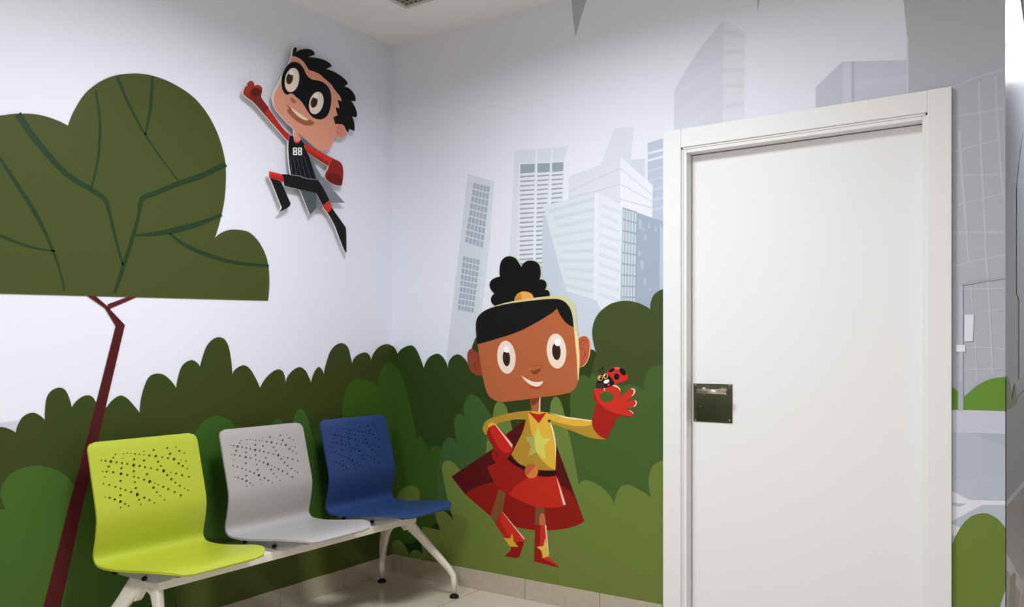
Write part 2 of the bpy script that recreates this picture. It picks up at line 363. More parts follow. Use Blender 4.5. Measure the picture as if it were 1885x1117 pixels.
bush('B', curve(Z0, '722,667.5* 727,672 741,695 746,712 754,740 761,772 768,813* 770,806 773,803 781,813 788.6,833* 794,823 803,820 814.5,831* 816,950* 760,1000* 722,1000*'), (56, 86, 28), 14, 'bright green pointed bush in the corner right of the blue seat')
bush('B', curve(Z0, '805,940* 808,850 813.5,823 821,808 832,806 843,816* 838,800 836,780 838,768 846,761 856,771* 854,748 859,732 868,725 883,734 900,758 925,800* 940,940*'), (58, 92, 44), 15, 'mid green lobed bush left of the girl')
bush('B', curve(Z0, '893,870* 898,800 907,766 911,746 919.4,738.7 930,746 936,762 945,800 955,860*'), (104, 128, 58), 16, 'pale green spiky bush behind the bent arm of the girl')
bush('B', curve(Z0, '1000,870* 1012,762 1014,742 1022,730 1030.6,735.6 1039,762 1052,820 1067,900* 1067,960*'), (106, 130, 60), 16, 'pale green tall spiky bush right of the neck of the girl')
fl = curve(Z0, '814.5,870* 815,853.5 824,847 835.6,852 846,864 900,900* 1000,930* 1065,896* 1070,886 1080,883.7 1101,892.5 1118.5,907 1131,926.5* 1136,907 1143.6,895.5 1157,892 1174.6,900 1198,915* 1194,880 1198,864 1207,853 1219,848 1240,846* 1240,1200* 700,1200* 700,1010* 716,1004* 722,997 732,993.6 740.5,998.6 747,1007 754,1022* 757,1014.6 764,1011.7 772,1014.5 779,1022* 776,1003 775,992 776,978 781,966 789,964 799,967 809,973.5 820,988.6* 807,967 801,942.6 806,940.5 817,941 827,948 835,958.5* 823,915 818,890')
fl = [p for p in fl if p[1] < 1199]
i0 = max(i for i, p in enumerate(fl) if abs(p[0]-1240) < 1); fl = fl[:i0+1]+[FL(1.60, .02), FL(0, .02)]+[p for p in fl[i0+1:]]
tag(sheet('mural_bush', 'B', [(fl, (110, 126, 58))], None, 17), 'wide olive green bush the girl stands on above the skirting', 'wall mural')
bush('B', curve(Z0, '722,900* 760,900* 830,930* 840,1000* 800,1035* 722,1030*'), (26, 54, 26), 13, 'very dark green bush low in the corner behind the bench leg')
bush('B', curve(Z0, '728,935* 733.5,908 740,899.5 754,894 766,896 771.6,903 772,918 760,945*'), (96, 112, 46), 16, 'small olive bush just right of the blue seat')
# ------------------------------------------------------------------ mural on the back wall: towers
def tower(label, layers, level=2, name='mural_skyscraper', windows=None, more=None):
    q = wall_pt('B', layers[0][0][0], 0)
    t = thing(name, q, label, 'wall mural')
    sheet('facade', 'B', layers, t, level, base=0)
    for w in (windows, more):
        if w: sheet('windows', 'B', w, t, level+(len(layers) if len(layers[-1]) < 3 else 6), base=0)
    return t
V1 = (820, 240, 4.296); V2 = (990, 220, 4.296); V3 = (990, 400, 4.296); V0 = (800, 200, 2.327)
GW = (164, 174, 188)
q1 = line(V1, '222,412 355,445 298,935 152,890'); q2 = line(V0, '122,630 195,648 168,878 98,866')
win, win2 = [[(cell(q, (i+.06)/5, (i+.86)/5, (j+.04)/9, (j+.84)/9), GW, 0) for j in range(9) for i in range(5)] for q in (q1, q2)]
tower('slim leaning tower with two blocks of small grey windows', [(line(Z0, '861.5,320 909.6,334 901,453 888,565 880,700 820,700 822,655'), (208, 213, 224)), (line(Z0, '903,332 909.6,334 901,453 888,565 882,650 876,650 884,520'), (214, 218, 228))], 2, windows=win, more=win2)
cols = [(592, 708, 585, 690), (727, 826, 712, 770), (842, 932, 826, 900)]
def bandx(c, y):
    k = (y-265)/(1117-265); return c[0]+(c[2]-c[0])*k, c[1]+(c[3]-c[1])*k
win = []
for ci, c in enumerate(cols):
    y0 = (268, 262, 256)[ci]; a, b = bandx(c, y0)
    win.append((line(V1, f'{a},{y0} {b},{y0-5} {b-2},{y0+64} {a},{y0+74}'), (150, 164, 172), 0))
    for j in range(21):
        y = y0+92+36.3*j
        if ci == 2 and j > 6: break
        if ci == 1 and j > 7: b_ = 770
        a, b = bandx(c, y)
        win.append((line(V1, f'{a},{y} {b},{y-6} {b},{y+5} {a},{y+14}'), (156, 168, 178), 0))
tower('tall flat tower with dark bands of slatted windows behind the hair bun', [(line(V1, '550,158 965,130 968,640 960,1250 490,1250 505,980'), (216, 219, 230)), (line(V1, '578,250 945,238 915,640 770,1250 565,1250'), (222, 226, 234)), (line(V1, '714,160 728,105 730,160 712,1250 692,1250'), (228, 230, 238)), (line(V1, '836,150 848,98 850,150 836,640 820,640'), (228, 230, 238)), (line(V1, '940,240 966,135 970,640 925,640'), (230, 232, 240))], 3, windows=win)
tower('pale wedge shaped tower behind the white stepped tower', [(line(V2, '605,68 762,60 735,315 850,310 848,900 500,900 500,350'), (214, 220, 230)), (line(V2, '735,315 850,310 848,900 700,900'), (208, 214, 226))], 2)
tower('grey blue banded tower cut off by the door casing', [(line(V2, '868,185 1060,130 1060,900 868,900'), (186, 196, 212))] + [(line(V2, f'868,{y} 1060,{y-52} 1060,{y-32} 868,{y+14}'), c) for y, c in ((262, (226, 232, 242)), (318, (226, 232, 242)), (400, (198, 207, 220)), (480, (198, 207, 220)), (560, (198, 207, 220)), (640, (200, 208, 222)), (720, (200, 208, 222)))], 2)
tower('white stepped tower with fine grey lines', [(line(V2, '245,450 655,298 910,520 900,1100 240,1100'), (214, 219, 230)), (line(V2, '655,298 910,520 900,1100 655,1100'), (230, 231, 240)), (line(V2, '655,298 662,305 665,1100 650,1100'), (234, 235, 243)), (line(V2, '245,565 640,385 645,392 245,574'), (202, 207, 220)), (line(V2, '245,622 640,510 645,517 245,630'), (202, 207, 220)),
      (line(V2, '655,382 905,592 905,602 655,392'), (206, 210, 222)), (line(V2, '655,508 905,642 905,651 655,517'), (206, 210, 222)), (line(V2, '640,622 905,694 905,703 640,630'), (206, 210, 222))], 12)
cry = [(line(V3, '42,-90 470,-200 660,-100 652,760 500,760 460,655 225,588 70,20'), (214, 221, 230)), (line(V3, '40,-30 66,0 225,590 462,655 500,760 640,1120 20,1120'), (194, 206, 219)), (line(V3, '225,590 462,655 500,735 505,1120 280,1120'), (198, 210, 221)), (line(V3, '470,-200 660,-100 655,760 505,740 462,655'), (224, 227, 237))]
cl = line(V2, '75,700 455,585 455,1410 215,1345'); cr_ = line(V2, '495,640 655,700 650,1480 475,1420')
for j in range(10):
    cry.append((cell(cl, .02+.05*((j*7) % 3), 1, (j+.25)/10, (j+.62)/10), (204, 213, 223), 4)); cry.append((cell(cr_, 0, 1-.06*((j*5) % 3), (j+.25)/10, (j+.62)/10), (214, 219, 230), 4))
cry.append((line(V3, '448,-190 478,-200 480,655 440,655'), (226, 229, 238), 5))
tower('faceted pale blue tower with soft horizontal stripes in the middle of the city', cry, 22)
g = line(V2, '670,700 785,735 772,1490 655,1490'); gl = []
for i in range(6): gl.append((cell(g, i/5-.03, i/5+.03, 0, 1) if i not in (0, 5) else cell(g, max(0, i/5-.04), min(1, i/5+.04), 0, 1), (158, 172, 186), 0))
for j in range(10): gl.append((cell(g, 0, 1, j/9-.008, j/9+.008), (158, 172, 186), 1))
dk = [(line(V2, f'{x},{y} {x+w},{y+w*.2} {x+w},{y+h} {x},{y+h}'), (176, 190, 204), 3) for x, y, w, h in ((800, 790, 24, 75), (824, 855, 18, 28), (868, 820, 18, 45), (925, 845, 18, 40), (842, 912, 18, 40), (796, 1040, 20, 40), (812, 1110, 26, 70), (838, 1250, 20, 58), (880, 1330, 14, 24))]
tower('dark blue grey block with a glass grid edge beside the door', [(line(V2, '785,735 975,800 1060,830 1060,1640 772,1640'), (160, 174, 192)), (g, (200, 211, 221)), (line(V2, '966,800 990,890 990,1640 962,1640'), (186, 197, 212))] + dk, 29, windows=gl)
V8 = (1020, 0, 4.284)
tower('tall slant-topped tower above the left end of the door', [(line(V8, '945,722 1000,622 1045,548 1090,470 1200,320 1335,160 1335,1240 945,1240'), (212, 214, 227)), (line(V8, '1335,160 1345,165 1500,255 1500,1240 1330,1240'), (222, 224, 234))] +
      [(line(V8, f'1005,{y} 1335,{y-225} 1335,{y-175} 960,{y+80}'), (215, 217, 229)) for y in (690, 850, 1010)] + [(line(V8, f'1335,{y} 1500,{y+s} 1500,{y+s+34} 1335,{y+38}'), (216, 218, 230)) for y, s in ((230, 36), (390, 0), (535, 0), (655, 0), (825, -30))], 2)
V9 = (1460, 0, 4.296)
tower('grey box tower with a dark stripe above the middle of the door', [(line(V9, '178,690 390,487 905,475 905,900 178,900'), (204, 205, 222)), (line(V9, '178,690 390,487 390,900 178,900'), (200, 202, 218)), (line(V9, '395,487 458,486 458,900 395,900'), (212, 212, 228)), (line(V9, '462,486 485,486 485,900 462,900'), (188, 189, 208)), (line(V9, '490,640 905,600 905,660 490,690'), (208, 210, 224)), (line(V9, '895,300 912,300 912,900 900,900'), (214, 215, 228))], 3)
tower('huge plain grey tower filling the top right of the back wall', [([*line(V9, '872,-500 872,0 905,330 905,1500'), FL(XC, 1.2), FL(XC, 2.79)], (188, 189, 198))], 2)
V3r = (1740, 240, 4.296); V4r = (1740, 480, 4.296)
gd = [(curve(V9, '1200,680* 1300,590 1450,505 1685,462* 1685,3200* 1200,3200*'), (184, 186, 198))]
gw = []
for s in ('1255,690,12 1330,660,12 1470,605,12 1690,545,12', '1470,640,14 1475,880,14 1490,1100,16', '1600,600,16 1610,880,16 1620,1100,16', '1250,920,12 1480,890,12 1690,850,12'): gw.append((stroke(V9, s), (197, 198, 209)))
for s in ('60,168,10 270,110,10 470,64,10', '60,352,10 290,350,10 480,345,10', '100,585,12 300,540,10 480,490,10', '60,805,12 320,803,12 480,800,10', '60,1075,12 320,1015,10 480,985,12', '110,0,24 130,300,24 160,700,20 185,1050,16', '275,0,22 295,400,20 310,700,20 325,1117,18', '425,0,20 440,300,20 470,560,14'): gw.append((stroke(V3r, s), (197, 198, 209)))
for s in ('60,225,10 320,222,12 480,218,10', '200,200,12 235,640,12 250,960,12', '330,0,18 345,300,18 375,900,16', '60,690,10 360,688,12 480,705,12', '60,868,10 300,858,12 480,850,10', '300,400,10 480,382,12'): gw.append((stroke(V4r, s), (197, 198, 209)))
tower('pale domed glass building with a curved white grid right of the door', gd, 4, windows=gw)
sl = thing('mural_street_lamp', wall_pt('B', (1768, 754), 0), 'slim grey lamp post with white signs right of the door', 'wall mural')
sheet('post', 'B', [(line(V4r, '108,200 140,190 140,960 108,960'), (190, 192, 208)), (line(V4r, '102,955 142,955 142,1185 102,1185'), (178, 184, 200))], sl, 20)
sheet('arm', 'B', [(line(V4r, '135,182 300,152 480,128 480,140 300,165 135,196'), (176, 178, 190))], sl, 20)
sheet('sign_panel', 'B', [(line(V4r, '153,425 226,425 218,636 151,636'), (232, 232, 242))], sl, 22); sheet('sign_panel', 'B', [(line(V4r, '88,664 158,664 158,718 88,718'), (236, 236, 244))], sl, 22)
S5 = (1740, 660, 5.0769); S6 = (1740, 880, 4.713)
bush('B', curve(S5, '0,300* 20,265 65,270 100,290 130,330* 130,478* 0,478*'), (102, 146, 50), 18, 'sliver of bright green bush against the right side of the door casing')
bush('B', curve(S5, '165,480* 165,380 230,310 320,240 430,190 560,172 600,174* 600,492* 400,486*'), (104, 148, 52), 19, 'bright green half-dome bush on the pale wall right of the door')
rv = [([*line(S5, '0,478 165,480 400,486 600,490'), FL(XC, .02), FL(2.6, .02)], (206, 208, 222)), ([*line(S5, '0,685 250,690 560,705 600,706'), FL(XC, .02), FL(2.6, .02)], (188, 194, 208)), (line(S5, '250,692 600,706 600,830 420,770'), (180, 187, 202)),
      ([*line(S6, '0,0 600,0 600,195 200,185 60,112 0,80')], (190, 197, 210)), ([*line(S6, '0,80 60,112 205,187 600,205 600,240 320,232 80,360 0,420')], (232, 232, 242)), (line(S6, '55,212 185,222 125,248 55,232'), (186, 190, 200)), (line(S6, '40,385 130,432 95,500 0,490'), (228, 228, 240))]
tag(sheet('mural_promenade', 'B', rv, None, 19), 'grey blue water and white forked path low on the strip right of the door', 'wall mural')
bush('B', curve(S6, '-20,720 60,570 130,430 220,335 330,303 420,330 490,390 535,470 535,900 480,1100 400,1420* -20,1420*'), (114, 132, 58), 26, 'big rounded olive bush at the bottom of the strip right of the door')
tower('small dark spike at the top edge left of the middle of the back wall', [(line(V8, '135,-120 255,-120 255,0 200,180 168,292 150,150 137,0'), (182, 184, 194))], 3, name='mural_spike')
tower('tiny dark spike at the top edge above the slant-topped tower', [(line(V8, '1598,-100 1628,-100 1620,10 1603,100'), (188, 190, 200))], 3, name='mural_spike')
# corridor wall: the print goes round the corner
tag(sheet('mural_promenade', 'C', [([FL(.002, .985), FL(1.5, .985), FL(3.5, .985), FL(4.1, .985), FL(4.1, .02), FL(.002, .02)], (150, 152, 158)), (line(Z0, '1851,925 1885,884 1890,890 1853,932'), (196, 198, 204)), (line(Z0, '1852,1018 1885,1075 1890,1110 1852,1048'), (196, 198, 204))], None, 2, rough=.25), 'grey paving and pale path wrapping onto the corridor wall', 'wall mural')
tag(sheet('mural_bush', 'C', [(curve(Z0, '1851.2,693* 1856,694 1860,706 1863,735 1864,748* 1851.2,757*'), (92, 124, 50))], None, 6, rough=.25), 'edge of the green half-dome bush wrapped round the wall corner', 'wall mural')
tag(sheet('mural_conifer', 'C', [(curve(Z0, '1861,752* 1867,712 1869,704* 1873,740*'), (86, 108, 58))], None, 7, rough=.25), 'thin green conifer on the corridor wall', 'wall mural')
tag(sheet('mural_skyscraper', 'C', [(line(Z0, '1881,262 1876,300 1872,345 1872,540 1876,550 1876,700 1885,690 1885,240'), (176, 182, 194))], None, 3, rough=.25), 'narrow dark tower on the corridor wall', 'wall mural')
tag(sheet('mural_bush', 'C', [(curve(Z0, '1857,1130* 1860,1085 1866,1054 1869,1080 1869,1130*'), (116, 116, 62))], None, 8, rough=.25), 'narrow olive bush low on the corridor wall', 'wall mural')

# ------------------------------------------------------------------ the girl
SK = (182, 100, 60); SKD = (150, 74, 46); BLK = (11, 11, 10); RED = (196, 42, 30); RDK = (150, 28, 20); CREAM = (240, 222, 204); YEL = (228, 182, 62); YDK = (182, 142, 48); BRW = (122, 80, 46)
girl = thing('superhero_girl', onY(985, 1042, 0), 'printed girl in a red cape and yellow star top standing on the olive bush', 'wall figure')
def gp(name, layers, level, label=None, parent=girl): return sheet(name, 'B', layers, parent, level, label, .5)
gp('cape', [(curve(G2, '300,322* 37,497* 120,605* 275,740* 400,800 550,830 700,828 800,808 865,775* 690,300* 640,180* 495,145* 370,240*'), (84, 18, 18)),
            (curve(G2, '120,605* 180,570 240,545 300,532 500,500 690,540 750,570 797,610* 865,775* 800,808 700,828 550,830 400,800 275,740*'), (142, 26, 18))], 22)
gp('leg', [(line(G2, '335,570 375,600 355,725 312,790 280,745'), BRW)], 25); gp('leg', [(line(G2, '560,670 615,670 625,800 558,800'), BRW), (curve(G2, '585,800* 585,750 600,724 618,740 622,800*'), (196, 110, 70))], 25)
b1 = gp('boot', [(curve(G2, '350,718* 490,885* 492,900 458,1000* 440,1003 365,993* 405,960* 408,935* 310,790*'), (176, 32, 24)), (line(G2, '350,718 490,885 488,905 455,925 385,860 340,770'), (206, 46, 34)), (line(G2, '455,900 490,905 458,1000 440,1003 365,993 405,960 410,937'), (142, 24, 18)), (line(G2, '352,716 360,722 493,882 490,892'), (240, 200, 180))], 27)
sheet('star', 'B', [(line(G2, '415,848 425,900 455,935 404,934 362,880 405,882'), (214, 168, 56))], b1, 32)
b2 = gp('boot', [(curve(G2, '558,798* 622,800* 640,985* 655,1010 715,1062* 690,1060 552,1025*'), (206, 46, 34)), (line(G2, '558,798 590,798 588,925 600,1005 715,1062 690,1060 552,1025'), (150, 28, 20)), (line(G2, '619,800 628,800 645,985 637,985'), (244, 208, 190))], 27)
sheet('star', 'B', [(line(G2, '622,878 632,930 643,995 606,1005 600,962 568,935 610,930'), (228, 190, 78))], b2, 32)
gp('skirt', [(curve(G2, '390,390* 450,440 500,470 600,498 690,490* 720,560 748,672* 720,685 640,692 560,685 450,640 390,610 330,570 290,510 260,432*'), RED), (curve(G2, '260,432* 390,390* 500,468 520,505* 440,555 395,612* 330,570 290,510'), (156, 30, 22)), (line(G2, '692,505 700,520 750,672 735,675 715,600'), (244, 206, 190))], 29)
gp('neck', [(curve(G3, '512,930* 605,925* 605,1080* 590,1092 550,1090 530,1075*'), (176, 98, 62)), (curve(G3, '512,935* 600,925* 585,965 530,1008*'), (124, 64, 36)), (line(G3, '597,930 607,930 605,1085 588,1085'), (240, 210, 190))], 26)
gp('arm', [(curve(G2, '515,88* 440,95 330,120 255,150 232,195 240,225 258,240* 275,190 300,175* 370,155 440,142 520,146*'), YDK), (curve(G2, '272,166 300,162 318,180 270,190'), YEL)], 30)
gp('arm', [(curve(G2, '615,98* 750,128 915,150* 925,210 1000,266* 900,255 780,210 615,150*'), YEL), (curve(G2, '640,140* 720,165 800,182 880,182 915,172* 930,210 1000,266* 900,255 780,210 640,158*'), YDK), (line(G2, '640,98 750,124 915,147 912,153 750,134'), (246, 232, 190))], 30)
tor = gp('torso', [(curve(G2, '515,88* 640,98* 660,170 682,260 688,330 685,458* 580,455 480,430 410,360* 440,300 480,220 500,150'), YEL), (curve(G2, '515,90* 522,150 545,260 570,350 620,415 685,458* 580,455 480,430 410,360* 440,300 480,220 500,150'), YDK), (curve(G2, '648,150* 672,205 688,300 684,400* 682,300 665,215'), (250, 238, 200))], 31)
sheet('star', 'B', [(curve(G2, '575,190* 603,258* 657,262* 616,306* 625,395* 570,348* 514,372* 534,306* 492,250* 548,250*'), (214, 214, 96)), (curve(G2, '556,235* 548,250* 492,250* 534,306* 514,372* 570,348* 556,300'), (172, 178, 92))], tor, 36)
sheet('collar', 'B', [(line(G2, '512,90 545,102 585,110 628,98 582,166'), (190, 34, 28))], tor, 36)
gp('belt', [(curve(G2, '398,368* 440,408 500,435 580,460 686,458* 680,490 600,490 500,462 388,392*'), (48, 10, 10))], 36)
gp('buckle', [(ell(G2, 536, 463, 42, 46), (222, 128, 66)), (curve(G2, '562,430* 508,490* 494,465 505,430 536,417'), (190, 100, 56))], 38)
gp('glove', [(curve(G2, '258,235* 270,195 300,178 330,190 415,290 420,330 390,380 375,400 330,415 300,395 288,350 300,325 270,270'), (158, 28, 22)), (curve(G2, '293,178* 320,188 370,235 415,295 412,335 375,350 330,315 295,250 278,200'), (204, 42, 32)), (line(G2, '312,180 320,180 418,300 414,318'), (244, 200, 190)), (stroke(G2, '305,340,5 322,355,5 318,372,5'), (110, 16, 14)), (stroke(G2, '330,345,5 322,362,5 330,375,5'), (110, 16, 14))], 34)
gl_ = gp('glove', [(curve(G4, '190,575* 135,800* 150,880 200,960 260,1010 325,1027* 475,735* 350,690 260,620'), (166, 32, 24)), (curve(G4, '195,378 245,382 300,380* 318,400* 330,360 400,340 470,360 498,400 500,500* 560,440 640,385 685,390 688,430 650,485 575,560* 640,540 695,532 715,560 700,605 660,620 560,655* 630,665 665,690 672,715 650,740 480,735 380,700 280,640 200,570 155,510 148,450 165,400'), (206, 48, 36)), (curve(G4, '165,400* 150,450 155,510 200,570 280,640 380,700 480,738 655,742* 480,712 340,660 240,580 190,500'), (170, 32, 24)),
                   (ell(G4, 327, 490, 92, 66, 4), (70, 98, 42)), (curve(G4, '640,382 690,395 690,440 645,490* 668,440 670,405'), (246, 200, 170)), (curve(G4, '688,535 715,560 700,605 662,622* 692,590 698,560'), (246, 200, 170)), (curve(G4, '615,662 665,690 672,715* 650,690'), (246, 200, 170)), (curve(G4, '375,345* 440,338 498,385 500,420* 480,385 430,358'), (246, 206, 176)), (line(G4, '288,382 305,378 305,415 296,420'), (246, 200, 170))], 34)
gp('ear', [(curve(G1, '105,660 60,635 38,660 38,720 60,780 110,808 150,800* 150,670*'), (146, 66, 42)), (stroke(G1, '50,660,3 85,650,3 105,680,3 112,720,3'), (106, 42, 28)), (stroke(G1, '110,705,3 85,730,3 90,770,3'), (106, 42, 28))], 24)
gp('ear', [(curve(G3, '930,400* 945,400 975,383 1022,385 1052,430 1053,510 1034,590 992,650 930,652*'), (240, 190, 150)), (curve(G3, '930,405* 945,405 975,385 1018,387 1044,430 1044,510 1026,590 985,648 930,650*'), (190, 90, 62)), (stroke(G3, '955,460,6 980,420,6 1025,420,6'), (140, 58, 40)), (stroke(G3, '955,485,6 995,505,6 1005,545,6 985,585,6'), (140, 58, 40))], 24)
bun = '195,345* 188,310 210,280* 185,250 178,220 195,190 245,172* 243,120 255,70 290,42 340,50 375,95 382,110* 410,75 450,68 490,85 507,130 500,190* 530,195 545,220 535,255* 560,265 566,292 560,330* 400,380* 215,360*'
bu = gp('hair_bun', [([(x+1.6, y-.9) for x, y in curve(G1, bun)], (206, 204, 160)), (curve(G1, bun), BLK)], 23)
sheet('hair_tie', 'B', [(curve(G1, '338,330* 350,290 385,268 425,270 455,290 462,330*'), (236, 172, 74)), (curve(G1, '338,330* 350,290 375,272* 395,335*'), (206, 142, 58))], bu, 28)
hd = gp('head', [(curve(G3, '150,132* 300,82 560,38 770,20 855,42 912,105 932,260 957,560 950,740 936,795* 600,800* 300,500*'), (208, 206, 160)), (curve(G3, '30,270 50,205 130,142 300,95 560,60 720,48 800,60 860,112 890,190 905,320 930,560 942,780 920,842 860,890 600,930 300,968 225,965 150,920 110,830 80,680 45,455'), SK), (line(G3, '908,340 932,330 955,560 948,770 941,780 930,560'), (240, 222, 150))], 40)
sheet('hair', 'B', [(curve(G3, '45,454* 28,290 48,207 128,144 300,96 560,61 720,49 800,61 860,115 890,192 902,302* 840,265 790,205 755,133* 700,180 560,265 400,345 200,410'), (16, 16, 13))], hd, 44)
for cx, cy, rx, ry, hx, hy, px, py in ((302, 570, 82, 148, 302, 500, 302, 582), (750, 515, 87, 157, 758, 438, 749, 522)):
    e = sheet('eye', 'B', [(ell(G3, cx, cy, rx, ry, -4), CREAM)], hd, 45)
sheet('pupil', 'B', [(ell(G3, 302, 578, 33, 73, -4), (52, 32, 22)), (curve(G3, '278,515 285,480 302,468 322,485 328,515 315,528 295,526'), (250, 250, 255))], hd, 47)
sheet('pupil', 'B', [(ell(G3, 749, 518, 38, 78, -4), (52, 32, 22)), (ell(G3, 760, 438, 28, 33), (250, 250, 255))], hd, 47)
sheet('nose', 'B', [(curve(G3, '520,690* 560,685 606,668* 603,692 555,723'), (118, 70, 36)), (stroke(G3, '530,652,4 580,645,4 622,650,4 620,672,4'), (140, 78, 44))], hd, 45)
sheet('mouth', 'B', [(curve(G3, '490,825* 520,845 560,855 605,850 615,835* 560,832'), (184, 66, 40)), (curve(G3, '435,732* 500,772 560,792 632,782* 605,822 560,832 500,805 460,768'), (246, 226, 208))], hd, 45)
lady = thing('ladybird', onY(1112, 712, 0), 'printed smiling ladybird sitting on the raised red glove', 'wall figure')
def lb(name, layers, level): return sheet(name, 'B', layers, lady, level)
lb('wing_case', [(curve(G4, '325,182* 370,130 430,110 500,115 560,160 595,215 598,260 550,290 425,332*'), (206, 48, 38)), (ell(G4, 390, 148, 40, 22, -25), (20, 14, 14)), (ell(G4, 532, 168, 32, 55, -35), (20, 14, 14)), (ell(G4, 455, 230, 35, 41), (20, 14, 14)), (curve(G4, '430,112* 465,108 495,114 490,134 435,134'), (222, 104, 92))], 46)
lh = lb('head', [(curve(G4, '190,375* 193,310 225,270 330,205* 370,228 420,300 412,338 330,368 230,382'), (30, 20, 18)), (curve(G4, '192,376* 193,330 215,315 290,325 300,368 230,382'), (62, 46, 44))], 52)
sheet('eye', 'B', [(ell(G4, 245, 248, 33, 36), (236, 170, 96)), (ell(G4, 250, 248, 20, 26), (30, 20, 18)), (ell(G4, 238, 240, 8, 9), (250, 245, 240))], lh, 55)
sheet('eye', 'B', [(ell(G4, 312, 225, 30, 35), (240, 190, 120)), (ell(G4, 314, 224, 19, 25), (30, 20, 18)), (ell(G4, 302, 215, 8, 9), (250, 245, 240))], lh, 55)
sheet('mouth', 'B', [(curve(G4, '288,300 300,280 350,268 360,290 340,312 300,318'), (248, 248, 248)), (ell(G4, 352, 337, 17, 13, -15), (214, 80, 80))], lh, 55)
lb('antenna', [(stroke(G4, '266,210,5 258,180,5 236,155,5'), (40, 34, 24)), (ell(G4, 235, 152, 12, 12), (40, 34, 24))], 52); lb('antenna', [(stroke(G4, '286,200,5 280,160,5 272,128,5'), (40, 34, 24)), (ell(G4, 272, 124, 17, 14), (40, 30, 24))], 52)

# ------------------------------------------------------------------ the boy: cut-out boards standing off the left wall
A = (420, 70, 5.0769); Bz = (440, 250, 4.858)
boy = thing('superhero_boy', onX(570, 330, 0), 'raised cut-out of a leaping boy with black mask and grey cape on the left wall', 'wall figure')
FR, BK = .0340, .0275
def bp(name, layers, k, label=None, parent=boy): return slab(name, layers, FR+.0007*k, BK, parent, label=label)
bp('cape', [(curve(Bz, '560,160* 640,170* 690,280 740,365* 945,598* 805,602 750,640 692,645* 635,705* 545,480*'), (112, 120, 128)), (line(Bz, '545,480 690,512 692,645 635,705'), (78, 88, 90)), (line(Bz, '740,368 945,598 830,597 720,420'), (122, 128, 138))], 0)
bp('arm', [(curve(A, '375,650* 440,745 520,850 580,905* 585,965* 560,962 470,862 400,785 333,707*'), (176, 44, 36))], 1)
gv = bp('glove', [(curve(A, '380,650* 335,710* 260,625 200,570* 150,532 140,512 160,455 178,450* 180,420 214,400 238,415 246,450* 272,438 308,452 318,490 310,550 345,605'), (122, 38, 32)), (curve(A, '205,545* 150,530 142,512 160,455 178,450* 180,420 214,400 238,415 246,450* 272,438 308,452 316,480 260,470 215,495'), (158, 50, 42)), (ell(A, 255, 505, 46, 40), (88, 30, 26))], 2)
bp('neck', [(curve(A, '620,820* 685,860* 675,950 640,978 610,945*'), (222, 150, 126)), (line(A, '640,825 690,865 675,940 655,900'), (170, 120, 84))], 1)
bp('arm', [(curve(Bz, '575,60* 640,95 740,150 830,195 865,215* 800,270* 740,235 650,175 600,135*'), (204, 46, 36)), (line(Bz, '610,130 660,150 740,195 800,235 798,270 740,235 650,175'), (164, 36, 30))], 2)
bp('glove', [(curve(Bz, '830,205* 870,215 905,235 926,270 933,340 920,442* 870,440 810,412 775,378 770,340 790,305 803,272*'), (140, 34, 30)), (curve(Bz, '775,378* 800,340 850,332 890,350 922,375* 918,442* 870,440 812,414'), (108, 22, 22))], 3)
to = bp('torso', [(curve(Bz, '455,-5* 485,0* 500,58 520,68 540,55 550,32* 578,65* 590,110 620,170 660,290 692,392* 600,380 465,352* 445,200 442,60'), (16, 17, 20))] + [(stroke(Bz, s), (96, 98, 106)) for s in ('460,190,3 475,345,3', '487,190,3 515,355,3', '520,190,3 555,368,3', '548,190,3 600,378,3', '575,170,3 645,385,3')] + [(stroke(Bz, '467,350,5 540,358,5 600,380,5 692,392,5'), (150, 152, 158))], 3)
slab('collar', [(curve(Bz, '497,40* 500,58 520,68 540,58 545,35* 535,48 518,54 505,48'), (206, 44, 38))], FR+.0030+.0012, FR+.0025, to)
def rct(a, b, c, d): return line(Bz, f'{a},{b} {c},{b} {c},{d} {a},{d}')
for x0, ww in ((482, 38), (526, 38)):
    dl = [(line(Bz, f'{x0+5},104 {x0+ww-5},104 {x0+ww},110 {x0+ww},132 {x0+ww-4},138 {x0+ww},144 {x0+ww},166 {x0+ww-5},173 {x0+5},173 {x0},166 {x0},144 {x0+4},138 {x0},132 {x0},110'), (226, 228, 232)), (rct(x0+13, 114, x0+25, 130), (16, 17, 20)), (rct(x0+13, 146, x0+25, 163), (16, 17, 20))]
    slab('jersey_number', dl, FR+.0050, FR+.0040, to)
bp('trousers', [(curve(Bz, '385,342* 465,350 600,382 698,390* 740,445 808,575* 750,624* 690,512* 600,492 500,470 405,446* 398,400'), (17, 18, 20))], 4)
bp('knee_band', [(curve(Bz, '268,316* 330,330 388,345* 402,412* 362,402 268,372*'), (206, 46, 40)), (line(Bz, '285,345 395,365 402,412 362,402 270,372'), (182, 40, 36))], 4); bp('knee_band', [(curve(Bz, '748,622* 808,582* 828,642 800,682* 768,660'), (206, 46, 40))], 4)
bp('boot', [(curve(Bz, '272,366* 358,390* 385,435 462,605* 440,640 352,680* 382,640 370,610 320,480'), (16, 17, 18))], 3); bp('boot', [(curve(Bz, '770,655* 795,675* 828,638* 872,702 945,805 957,830 960,1046* 945,1030 900,920 850,790'), (16, 17, 18)), ], 3)
bp('ear', [(ell(A, 1045, 868, 68, 63), (218, 140, 120)), (stroke(A, '985,850,5 1030,835,5 1060,860,5'), (190, 100, 86)), (stroke(A, '1030,860,5 1020,885,5 1060,900,5'), (190, 100, 86))], 2)
